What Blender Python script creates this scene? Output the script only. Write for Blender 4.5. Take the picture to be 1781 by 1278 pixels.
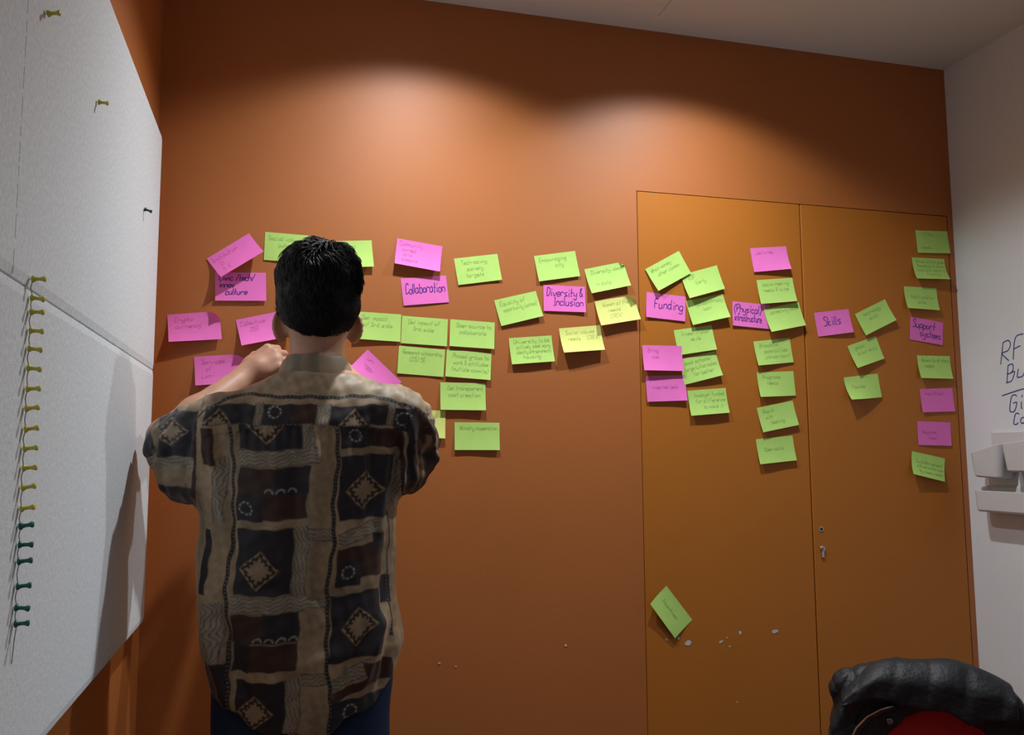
import bpy, math, random
import numpy as np
from mathutils import Matrix, Vector
random.seed(7); rng = np.random.default_rng(7)
for o in list(bpy.data.objects): bpy.data.objects.remove(o)
sc = bpy.context.scene
col = sc.collection

# ------------------------------------------------------------------ camera
CAM = (0.0, -2.29, 1.32)
cd = bpy.data.cameras.new('camera'); cam = bpy.data.objects.new('camera', cd); col.objects.link(cam)
Rv = Vector((0.96581, -0.25920, -0.00497)); Uv = Vector((-0.02175, -0.10013, 0.99474)); Fv = Vector((0.25833, 0.96062, 0.10234))
cam.matrix_world = Matrix(((Rv.x, Uv.x, -Fv.x, CAM[0]), (Rv.y, Uv.y, -Fv.y, CAM[1]), (Rv.z, Uv.z, -Fv.z, CAM[2]), (0, 0, 0, 1)))
cd.sensor_width = 36; cd.lens = 36 * 1475 / 1781; cd.clip_start = 0.05
sc.camera = cam
# ------------------------------------------------------------------ world, exposure
w = bpy.data.worlds.new('world'); sc.world = w; w.use_nodes = True
w.node_tree.nodes['Background'].inputs[0].default_value = (0.8, 0.85, 1, 1)
w.node_tree.nodes['Background'].inputs[1].default_value = 0.0
vs = sc.view_settings; vs.view_transform = 'Standard'; vs.look = 'None'; vs.exposure = 0.0; vs.gamma = 1.0; vs.use_curve_mapping = False
# lamp settings (the lamps themselves are built with their fittings below)
WASH_POWER = 66.0        # wall washing downlights
WASH_EXP = 2.45           # beam profile: cos^n of the angle from straight down
WASH_X = (0.35, 1.13); WASH_Y = -0.43; LAMP_Z = 2.598
FILL_POWER = 20.0        # unseen downlights added behind the photographer as fill
FILL_SPOTS = [(0.35, -3.0), (1.35, -3.0)]

# ------------------------------------------------------------------ helpers
def mesh_obj(name, verts, faces, mat=None, parent=None, smooth=False, loc=None):
    me = bpy.data.meshes.new(name)
    if isinstance(verts, np.ndarray): verts = verts.tolist()
    if isinstance(faces, np.ndarray): faces = faces.tolist()
    me.from_pydata(verts, [], faces); me.update()
    if smooth: me.polygons.foreach_set('use_smooth', [True] * len(me.polygons))
    if mat: me.materials.append(mat)
    o = bpy.data.objects.new(name, me); col.objects.link(o)
    if parent: o.parent = parent
    if loc: o.location = loc
    return o
def empty(name, loc=(0, 0, 0)):
    o = bpy.data.objects.new(name, None); o.empty_display_size = 0.05; col.objects.link(o); o.location = loc; return o
def tag(o, label, cat, group=None):
    o['label'] = label; o['category'] = cat
    if group: o['group'] = group
    return o
def struct(o, label=None):
    o['kind'] = 'structure'
    if label: o['label'] = label
    return o
class MB:
    def __init__(s): s.v = []; s.f = []
    def box(s, a, b, bev=0.0):
        n = len(s.v)
        if bev <= 0:
            s.v += [(x, y, z) for z in (a[2], b[2]) for y in (a[1], b[1]) for x in (a[0], b[0])]
            s.f += [tuple(n + i for i in q) for q in ((0, 2, 3, 1), (4, 5, 7, 6), (0, 1, 5, 4), (2, 6, 7, 3), (0, 4, 6, 2), (1, 3, 7, 5))]
            return s
        # chamfered box: each corner split in three
        c = [(a[i] + b[i]) / 2 for i in range(3)]; h = [(b[i] - a[i]) / 2 for i in range(3)]
        idx = {}
        for sx in (-1, 1):
            for sy in (-1, 1):
                for sz in (-1, 1):
                    for ax in range(3):
                        sg = (sx, sy, sz)
                        p = [c[i] + sg[i] * (h[i] if i == ax else h[i] - bev) for i in range(3)]
                        idx[(sx, sy, sz, ax)] = len(s.v); s.v.append(tuple(p))
        S = (-1, 1)
        for ax in range(3):
            o1, o2 = [i for i in range(3) if i != ax]
            for sg in S:
                q = []
                for e1, e2 in ((-1, -1), (1, -1), (1, 1), (-1, 1)):
                    k = [0, 0, 0]; k[ax] = sg; k[o1] = e1; k[o2] = e2; q.append(idx[(*k, ax)])
                s.f.append(tuple(q))
            for e1 in S:
                for e2 in S:                       # edges along ax
                    k0 = [0, 0, 0]; k0[o1] = e1; k0[o2] = e2; k1 = list(k0); k0[ax] = -1; k1[ax] = 1
                    s.f.append((idx[(*k0, o1)], idx[(*k1, o1)], idx[(*k1, o2)], idx[(*k0, o2)]))
        for sx in S:
            for sy in S:
                for sz in S: s.f.append(tuple(idx[(sx, sy, sz, ax)] for ax in range(3)))
        return s
    def tube(s, pts, r, n=8, cap=True):
        pts = [Vector(p) for p in pts]; rr = r if isinstance(r, (list, tuple)) else [r] * len(pts)
        rings = []; up = None
        for i, p in enumerate(pts):
            t = (pts[min(i + 1, len(pts) - 1)] - pts[max(i - 1, 0)]).normalized()
            if up is None: up = t.orthogonal().normalized()
            up = (up - t * up.dot(t)); up = up.normalized() if up.length > 1e-6 else t.orthogonal().normalized()
            b = t.cross(up); base = len(s.v)
            for k in range(n):
                a = 2 * math.pi * k / n; s.v.append(tuple(p + (up * math.cos(a) + b * math.sin(a)) * rr[i]))
            rings.append(base)
        for a, b in zip(rings, rings[1:]):
            for k in range(n): s.f.append((a + k, a + (k + 1) % n, b + (k + 1) % n, b + k))
        if cap:
            s.f.append(tuple(rings[0] + k for k in range(n))[::-1]); s.f.append(tuple(rings[-1] + k for k in range(n)))
        return s
    def lathe(s, prof, n=16, M=None):
        base = len(s.v); M = M or Matrix()
        for r, h in prof:
            for k in range(n):
                a = 2 * math.pi * k / n; s.v.append(tuple(M @ Vector((r * math.cos(a), r * math.sin(a), h))))
        for j in range(len(prof) - 1):
            for k in range(n):
                a = base + j * n + k; b = base + j * n + (k + 1) % n; s.f.append((a, b, b + n, a + n))
        return s
    def build(s, name, mat, parent=None, smooth=False, loc=None):
        o = mesh_obj(name, s.v, s.f, mat, parent, smooth, loc); fixn(o.data); return o
import bmesh
def fixn(me):
    bm = bmesh.new(); bm.from_mesh(me); bmesh.ops.recalc_face_normals(bm, faces=bm.faces); bm.to_mesh(me); bm.free()

def mat(name, c, rough=0.5, spec=0.5, metal=0.0, noise=None, bump=None, attr=None, emit=None, sheen=0, sss=0, mott=None):
    """noise=(scale, amount) colour mottling; bump=(scale, strength, distance) fine relief"""
    m = bpy.data.materials.new(name); m.use_nodes = True; nt = m.node_tree; N = nt.nodes; L = nt.links
    b = N['Principled BSDF']; b.inputs['Roughness'].default_value = rough; b.inputs['Specular IOR Level'].default_value = spec; b.inputs['Metallic'].default_value = metal
    b.inputs['Base Color'].default_value = (*c, 1)
    if sheen: b.inputs['Sheen Weight'].default_value = sheen
    if sss:
        b.inputs['Subsurface Weight'].default_value = sss; b.inputs['Subsurface Radius'].default_value = (0.012, 0.005, 0.003); b.inputs['Subsurface Scale'].default_value = 1
    tc = N.new('ShaderNodeTexCoord'); out = None
    if attr:
        a = N.new('ShaderNodeAttribute'); a.attribute_name = attr; out = a.outputs['Color']
    if noise:
        n = N.new('ShaderNodeTexNoise'); n.inputs['Scale'].default_value = noise[0]; n.inputs['Detail'].default_value = 6; L.new(tc.outputs['Object'], n.inputs['Vector'])
        mr = N.new('ShaderNodeMapRange'); mr.inputs['From Min'].default_value = 0.3; mr.inputs['From Max'].default_value = 0.7
        mr.inputs['To Min'].default_value = 1 - noise[1]; mr.inputs['To Max'].default_value = 1 + noise[1]; L.new(n.outputs['Fac'], mr.inputs['Value'])
        mx = N.new('ShaderNodeMix'); mx.data_type = 'RGBA'; mx.blend_type = 'MULTIPLY'; mx.inputs['Factor'].default_value = 1
        if out: L.new(out, mx.inputs['A'])
        else: mx.inputs['A'].default_value = (*c, 1)
        L.new(mr.outputs['Result'], mx.inputs['B']); out = mx.outputs['Result']
    if out: L.new(out, b.inputs['Base Color'])
    if bump:
        n2 = N.new('ShaderNodeTexNoise'); n2.inputs['Scale'].default_value = bump[0]; n2.inputs['Detail'].default_value = 4; L.new(tc.outputs['Object'], n2.inputs['Vector'])
        bp = N.new('ShaderNodeBump'); bp.inputs['Strength'].default_value = bump[1]; bp.inputs['Distance'].default_value = bump[2]
        L.new(n2.outputs['Fac'], bp.inputs['Height']); L.new(bp.outputs['Normal'], b.inputs['Normal'])
    if emit: b.inputs['Emission Color'].default_value = (*emit[0], 1); b.inputs['Emission Strength'].default_value = emit[1]
    return m

ORANGE = mat('orange_paint', (0.47, 0.145, 0.026), 0.54, 0.72, noise=(3, 0.03), bump=(240, 0.10, 0.002))
DOORP = mat('door_orange_paint', (0.50, 0.168, 0.019), 0.5, 0.35, noise=(3, 0.03), bump=(400, 0.05, 0.002))
DARKGAP = mat('door_gap_shade', (0.06, 0.02, 0.01), 0.8)  # shade of the door gaps, put into the backing colour
WHITEW = mat('white_wall_paint', (0.86, 0.895, 0.935), 0.45, 0.4, noise=(5, 0.02), bump=(150, 0.06, 0.002))
CEILM = mat('ceiling_paint', (0.86, 0.85, 0.84), 0.9, 0.2, noise=(2, 0.02))
CEILJ = mat('ceiling_joint_dark', (0.42, 0.38, 0.35), 0.9)  # darker colour of the thin panel joint
FLOORM = mat('grey_carpet', (0.16, 0.16, 0.165), 0.95, 0.1, noise=(400, 0.3), bump=(500, 0.5, 0.004))
FELT = mat('grey_felt', (0.78, 0.83, 0.87), 0.95, 0.15, noise=(150, 0.11), bump=(420, 0.35, 0.002), sheen=0.15)
WOODM = mat('white_metal_trim', (0.7, 0.7, 0.7), 0.4)
STEEL = mat('brushed_steel', (0.6, 0.6, 0.6), 0.3, metal=1.0)
BLACKM = mat('black_hole', (0.01, 0.01, 0.01), 0.6)
CHIP = mat('bare_white_filler', (0.62, 0.66, 0.68), 0.8, noise=(200, 0.12))

# ------------------------------------------------------------------ setting
XL, XR, ZC, YB = -0.33, 2.142, 2.614, -4.6
DX0, DXM, DX1, DZ = 1.004, 1.561, 2.121, 2.105
T = 0.12
wf = struct(MB().box((XL - T, 0, 0), (DX0, T, ZC)).box((DX0, 0, DZ), (DX1, T, ZC)).box((DX1, 0, 0), (XR + T, T, ZC)).build('wall_front', ORANGE))
MB().box((DX0 - .01, 0.05, 0), (DX1 + .01, 0.09, DZ + .01)).build('door_gap_backing', DARKGAP, wf)  # dark sheet behind the leaves, so the gaps look shaded
struct(MB().box((XL - T, YB, 0), (XL, 0, ZC)).build('wall_left', ORANGE))
struct(MB().box((XR, YB, 0), (XR + T, 0, ZC)).build('wall_right', WHITEW))
struct(MB().box((XL - T, YB - T, 0), (XR + T, YB, ZC)).build('wall_back', WHITEW))
ce = struct(MB().box((XL - T, YB - T, ZC), (XR + T, T, ZC + .1)).build('ceiling', CEILM))
MB().box((1.046, -1.4, ZC - .0006), (1.0475, -.09, ZC + .001)).build('ceiling_joint', CEILJ, ce)
struct(MB().box((XL - T, YB - T, -.1), (XR + T, T, 0)).build('floor', FLOORM))
g = 0.0022
def door(name, x0, x1):
    o = MB().box((x0 + g, -0.0005, 0.006), (x1 - g, 0.042, DZ - g), 0.0016).build(name, DOORP); struct(o); return o
door1 = door('door_1', DX0, DXM); door2 = door('door_2', DXM, DX1)
door1['label'] = 'left leaf of the flush orange double door'; door2['label'] = 'right leaf of the flush orange double door, with keyhole and lock'
# lock fittings on the right leaf
def yM(x, z, y=-0.0008): return Matrix.Translation((x, y, z)) @ Matrix.Rotation(math.pi / 2, 4, 'X')      # local +z -> -y (towards the room)
MB().lathe([(0.0001, .0012), (.0075, .0012), (.0078, 0), (.0078, -.001)], 20, yM(1.5895, 1.090)).build('keyhole_ring', STEEL, door2)
MB().lathe([(0.0001, .0016), (.0048, .0016), (.0048, .0)], 16, yM(1.5895, 1.090)).build('keyhole', BLACKM, door2)
lk = MB().lathe([(0.0001, .004), (.0078, .004), (.0085, .003), (.0085, -.002)], 20, yM(1.5905, 1.031)).build('lock_cylinder', STEEL, door2, True)
mb = MB().box((1.5905 - .0048, -.0045, 1.005), (1.5905 + .0048, .001, 1.028), .001); mb.build('lock_body', STEEL, lk)
MB().box((1.5905 - .0007, -.0056, 1.0265), (1.5905 + .0007, -.003, 1.0355)).build('key_slot', BLACKM, lk)
# bare spots where the paint has flaked off
def px2wall(px, py):
    d = Rv * ((px - 890.5) / 1475) - Uv * ((py - 639) / 1475) + Fv; t = 2.29 / d.y; return (d.x * t, 1.32 + d.z * t)
def chip(px, py, wpx, hpx, parent, rot=0.0):
    x, z = px2wall(px, py); n = 9; v = []
    for k in range(n):
        a = 2 * math.pi * k / n; rr = random.uniform(.65, 1.1)
        ex, ez = wpx * .00078 * math.cos(a) * rr, hpx * .00078 * math.sin(a) * rr
        v.append((x + ex * math.cos(rot) - ez * math.sin(rot), -.0007, z + ex * math.sin(rot) + ez * math.cos(rot)))
    v += [(p[0], -.0012, p[2]) for p in v]
    f = [tuple(range(n, 2 * n))] + [(k, (k + 1) % n, n + (k + 1) % n, n + k) for k in range(n)]
    o = mesh_obj('paint_chip', v, f, CHIP, parent); fixn(o.data)
for a in ((1197, 1118, 17, 12, door1, .3), (1159, 1112, 5, 5, door1), (1180, 1110, 5, 6, door1), (1254, 1116, 11, 5, door1, .5), (1287, 1100, 7, 8, door1), (1264, 1109, 4, 3, door1), (1269, 1124, 5, 3, door1),
          (1348, 1098, 14, 8, door1, .2), (1282, 1221, 3, 3, door1), (984, 1122, 6, 5, wf), (764, 1153, 5, 3, wf), (793, 1159, 4, 3, wf)): chip(*a)

# ------------------------------------------------------------------ lamps
def profile_light(name, loc, power, exp, size, blend, parent, soft=0.02, color=(.94, .975, 1.0)):
    ld = bpy.data.lights.new(name, 'SPOT'); ld.energy = power; ld.spot_size = size; ld.spot_blend = blend; ld.shadow_soft_size = soft; ld.color = color
    ld.use_nodes = True; nt = ld.node_tree; em = nt.nodes['Emission']
    tc = nt.nodes.new('ShaderNodeTexCoord'); sp = nt.nodes.new('ShaderNodeSeparateXYZ'); nt.links.new(tc.outputs['Normal'], sp.inputs[0])
    ab = nt.nodes.new('ShaderNodeMath'); ab.operation = 'ABSOLUTE'; nt.links.new(sp.outputs['Z'], ab.inputs[0])
    pw = nt.nodes.new('ShaderNodeMath'); pw.operation = 'POWER'; pw.inputs[1].default_value = exp; nt.links.new(ab.outputs[0], pw.inputs[0])
    nt.links.new(pw.outputs[0], em.inputs['Strength'])
    o = bpy.data.objects.new(name, ld); col.objects.link(o); o.location = loc; o.parent = parent; return o
LENS = mat('lamp_lens', (.9, .9, .88), .4, emit=((1, .95, .88), 2.0))
def downlight(x, y, power, exp, size, blend, label):
    t = empty('ceiling_downlight', (x, y, ZC)); tag(t, label, 'downlight', 'recessed ceiling downlights')
    MB().lathe([(.058, .02), (.058, -.004), (.062, -.008), (.078, -.008), (.082, -.004), (.082, .02)], 32).build('trim_ring', WOODM, t, True)
    MB().lathe([(.0001, -.003), (.03, -.004), (.058, -.003), (.058, .02)], 32).build('lens', LENS, t, True)
    profile_light('lamp_beam', (0, 0, LAMP_Z - ZC), power, exp, size, blend, t)
downlight(WASH_X[0], WASH_Y, WASH_POWER, WASH_EXP, math.radians(2 * 69.5), .30, 'round ceiling downlight washing the left part of the orange wall')
downlight(WASH_X[1], WASH_Y, WASH_POWER * 1.0, WASH_EXP, math.radians(2 * 68.5), .30, 'round ceiling downlight washing the orange wall above the double door')
for i, (x, y) in enumerate(FILL_SPOTS):
    downlight(x, y, FILL_POWER, 2.5, math.radians(150), .3, ['added fill downlight behind the camera nearer the felt board', 'added fill downlight behind the camera nearer the white wall'][i])

# ------------------------------------------------------------------ felt pin board on the left wall
def felt_panel(z0, z1, label):
    X0, X1, y0, y1 = XL + .002, -.300, -2.2, -.146
    b = .013; d = .0022
    # body with a pressed, sloping margin all round
    v = [(X0, y0, z0), (X0, y1, z0), (X0, y1, z1), (X0, y0, z1),
         (X1 - d, y0, z0), (X1 - d, y1, z0), (X1 - d, y1, z1), (X1 - d, y0, z1),
         (X1, y0 + b, z0 + b), (X1, y1 - b * .3, z0 + b), (X1, y1 - b * .3, z1 - b), (X1, y0 + b, z1 - b)]
    f = [(0, 1, 2, 3)] + [(i, (i + 1) % 4, 4 + (i + 1) % 4, 4 + i) for i in range(4)] + [(4 + i, 4 + (i + 1) % 4, 8 + (i + 1) % 4, 8 + i) for i in range(4)] + [(8, 9, 10, 11)]
    o = mesh_obj('felt_panel', v, f, FELT); fixn(o.data)
    m = o.modifiers.new('bevel', 'BEVEL'); m.width = .0012; m.segments = 2; m.limit_method = 'ANGLE'; m.angle_limit = math.radians(25)
    return tag(o, label, 'felt panel', 'grey felt panels on the left wall')
upper_felt = felt_panel(1.5238, 2.094, 'upper light grey felt pin board panel on the left wall')
felt_panel(0.945, 1.5222, 'lower light grey felt pin board panel below the double seam')
THREAD = mat('grey_thread', (.28, .28, .28), .9)
FX = -.300
pins_px = [485, 516.5, 542, 574, 605, 639, 676, 711, 747, 780.5, 814, 849, 885, 916, 947, 977, 1020, 1056, 1085]
def pxX(px, py, X):
    d = Rv * ((px - 890.5) / 1475) - Uv * ((py - 639) / 1475) + Fv; t = X / d.x; return (X, -2.29 + d.y * t, 1.32 + d.z * t)
PY = mat('yellow_plastic', (.62, .56, .09), .3, .5); PG = mat('green_plastic', (.006, .13, .10), .3, .5); PDK = mat('dark_green_plastic', (.006, .04, .035), .3, .5); PIN = mat('pin_needle', (.5, .5, .5), .3, metal=1)
def pin(p, m, label, tilt):
    M = Matrix.Translation(p) @ Matrix.Rotation(math.pi / 2 + tilt[0], 4, 'Y') @ Matrix.Rotation(tilt[1], 4, 'X')
    t = empty('push_pin', p)
    Ml = Matrix.Rotation(math.pi / 2 + tilt[0], 4, 'Y') @ Matrix.Rotation(tilt[1], 4, 'X')
    MB().lathe([(.0001, .002), (.0040, .0022), (.0046, .0034), (.0040, .0048), (.0026, .0062), (.0022, .0100), (.0024, .0128), (.0036, .0152), (.0038, .0166), (.0032, .0174), (.0001, .0176)], 14, Ml).build('grip', m, t, True)
    MB().tube([Ml @ Vector((0, 0, .003)), Ml @ Vector((0, 0, -.008))], [.0006, .0003], 6).build('needle', PIN, t)
    tag(t, label, 'push pin', 'push pins on the felt board'); return t
ordn = ['topmost', 'second', 'third', 'fourth', 'fifth', 'sixth', 'seventh', 'eighth', 'ninth', 'tenth', 'eleventh', 'twelfth', 'lowest']
ordg = ['topmost', 'second', 'third', 'fourth', 'fifth', 'lowest']
pp = []
for i, py in enumerate(pins_px):
    px = 52 - (py - 485) * 0.0505
    p = pxX(px, py, FX); pp.append(p)
    yel = i < 13
    lab = ('yellow push pin, %s of the yellow ones in the threaded column' % ordn[i]) if yel else ('green push pin, %s of the green ones in the threaded column' % ordg[i - 13])
    pin(p, PY if yel else PG, lab, (random.uniform(-.16, .16), random.uniform(-.1, .1)))
pin(pxX(79, 24, FX), PY, 'yellow push pin highest on the felt board', (-.15, .1))
pin(pxX(168, 177, FX), PY, 'single yellow push pin in the middle of the upper felt panel', (.05, .0))
pin(pxX(250, 363, FX), PDK, 'dark green push pin near the far edge of the upper felt panel', (.35, .1))
tp = []
for a, b in zip(pp, pp[1:]):
    for k in range(4):
        s = k / 4; tp.append((FX + .0045 - .002 * math.sin(s * math.pi), a[1] + (b[1] - a[1]) * s - .004 * math.sin(s * math.pi) * (1 if len(tp) % 8 < 4 else .4), a[2] + (b[2] - a[2]) * s))
tp.append((FX + .0045, *pp[-1][1:])); tp += [(FX + .003, pp[-1][1] - .002, pp[-1][2] - .02), (FX + .001, pp[-1][1] + .001, pp[-1][2] - .045)]
tag(MB().tube(tp, .0006, 5).build('thread', THREAD), 'thin grey thread strung down the column of push pins', 'thread')
y0 = -1.232
mb = MB()
z = 2.08
while z > 1.54:
    l = random.uniform(.006, .03); mb.box((FX - .0004, y0 - .0005, z - l), (FX + .0003, y0 + .0005, z)); z -= l + random.uniform(.002, .012)
mb.build('crease', mat('felt_crease', (.58, .60, .62), .95), upper_felt)

# ------------------------------------------------------------------ handwriting
G = {'a': "4637170604133345|474453", 'b': "0B03|0617374644331304", 'c': "4637170604133344", 'd': "4637170604133345|4B4453", 'e': "05454637170604133344", 'f': "4A3B2A23|0737",
     'g': "4637170604133345|4741301001", 'h': "0B03|0617374643", 'i': "171423|191A", 'j': "27211000|292A", 'k': "0B03|370543", 'l': "0B0413", 'm': "0703|06172623|26374643", 'n': "0703|0617374643",
     'o': "270604133344462 7".replace(' ', ''), 'p': "0700|0617374644331304", 'q': "4637170604133345|4740", 'r': "0703|06173746", 's': "47270625442303", 't': "1B141323|0737", 'u': "0704133345|474453",
     'v': "072347", 'w': "0713263347", 'x': "0743|4703", 'y': "07051434|4741301001", 'z': "07470343",
     'A': "032B43|1636", 'B': "0B03|0B2B3A382707|2747453303", 'C': "4A3B1B0904133344", 'D': "0B03|0B2B49452303", 'E': "4B0B0343|0737", 'F': "4B0B03|0737", 'G': "4A3B1B09051333464727", 'H': "0B03|4B43|0747", 'I': "0B2B|1B13|0323",
     'L': "0B0343", 'M': "030B254B43", 'N': "030B434B", 'O': "2B0905133345492B", 'P': "0B03|0B3B493706", 'R': "0B03|0B3B49370743", 'S': "4A3B1B09283746443303", 'T': "0B4B|2B23", 'U': "0B0513334 54B".replace(' ', ''),
     'W': "0B13273 34B".replace(' ', ''), '&': "430A1B2B2A0805132346", '(': "2B090521", ')': "0B292501", '/': "024B", '-': "0636", '3': "0A2B3927 45 330 4".replace(' ', '')}
def strokes(text, cap, slant=.12, gap=1.3):
    """-> list of polylines (x right, y up from the baseline) for one line of writing"""
    out = []; x = 0; u = cap / 8.0
    for ch in text:
        if ch == ' ': x += 3.2; continue
        gl = G.get(ch)
        if not gl: x += 2; continue
        wmax = 0; jy = random.uniform(-.35, .35)
        for st in gl.split('|'):
            P = [(int(st[i], 16) + random.uniform(-.25, .25), int(st[i + 1], 16) - 3 + random.uniform(-.25, .25) + jy) for i in range(0, len(st) - 1, 2)]
            wmax = max(wmax, max(p[0] for p in P))
            Q = []
            for i in range(len(P) - 1):
                p0, p1, p2, p3 = P[max(i - 1, 0)], P[i], P[i + 1], P[min(i + 2, len(P) - 1)]
                for k in range(4):
                    t = k / 4
                    Q.append(tuple(.5 * (2 * p1[c] + (p2[c] - p0[c]) * t + (2 * p0[c] - 5 * p1[c] + 4 * p2[c] - p3[c]) * t * t + (3 * p1[c] - p0[c] - 3 * p2[c] + p3[c]) * t ** 3) for c in (0, 1)))
            Q.append(P[-1])
            out.append([((x + q[0] + q[1] * slant) * u, q[1] * u) for q in Q])
        x += wmax + gap
    return out, x * u
def ribbons(lines, width, fn):
    """flat pen strokes laid on a surface; fn(x, y) -> 3D point"""
    v = []; f = []
    for pl in lines:
        n = len(pl); base = len(v)
        for i, p in enumerate(pl):
            a = pl[max(i - 1, 0)]; b = pl[min(i + 1, n - 1)]; dx, dy = b[0] - a[0], b[1] - a[1]; l = math.hypot(dx, dy) or 1
            nx, ny = -dy / l * width / 2, dx / l * width / 2
            v.append(fn(p[0] + nx, p[1] + ny)); v.append(fn(p[0] - nx, p[1] - ny))
        for i in range(n - 1): f.append((base + 2 * i, base + 2 * i + 1, base + 2 * i + 3, base + 2 * i + 2))
    return v, f

# ------------------------------------------------------------------ sticky notes
def papermat(name, c):
    m = mat(name, c, .75, .25, noise=(30, .025), bump=(60, .08, .002)); return m
NM = {'p': papermat('pink_paper', (.94, .21, .64)), 'g': papermat('green_paper', (.52, .82, .20)), 'y': papermat('yellow_green_paper', (.78, .86, .25))}
PEN = {'p': mat('pencil_on_pink', (.60, .13, .40), .7), 'g': mat('pencil_on_green', (.28, .46, .12), .7), 'y': mat('pencil_on_yellow', (.47, .53, .15), .7)}
MARK = mat('blue_marker', (.055, .018, .30), .5)
NH = .076
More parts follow.
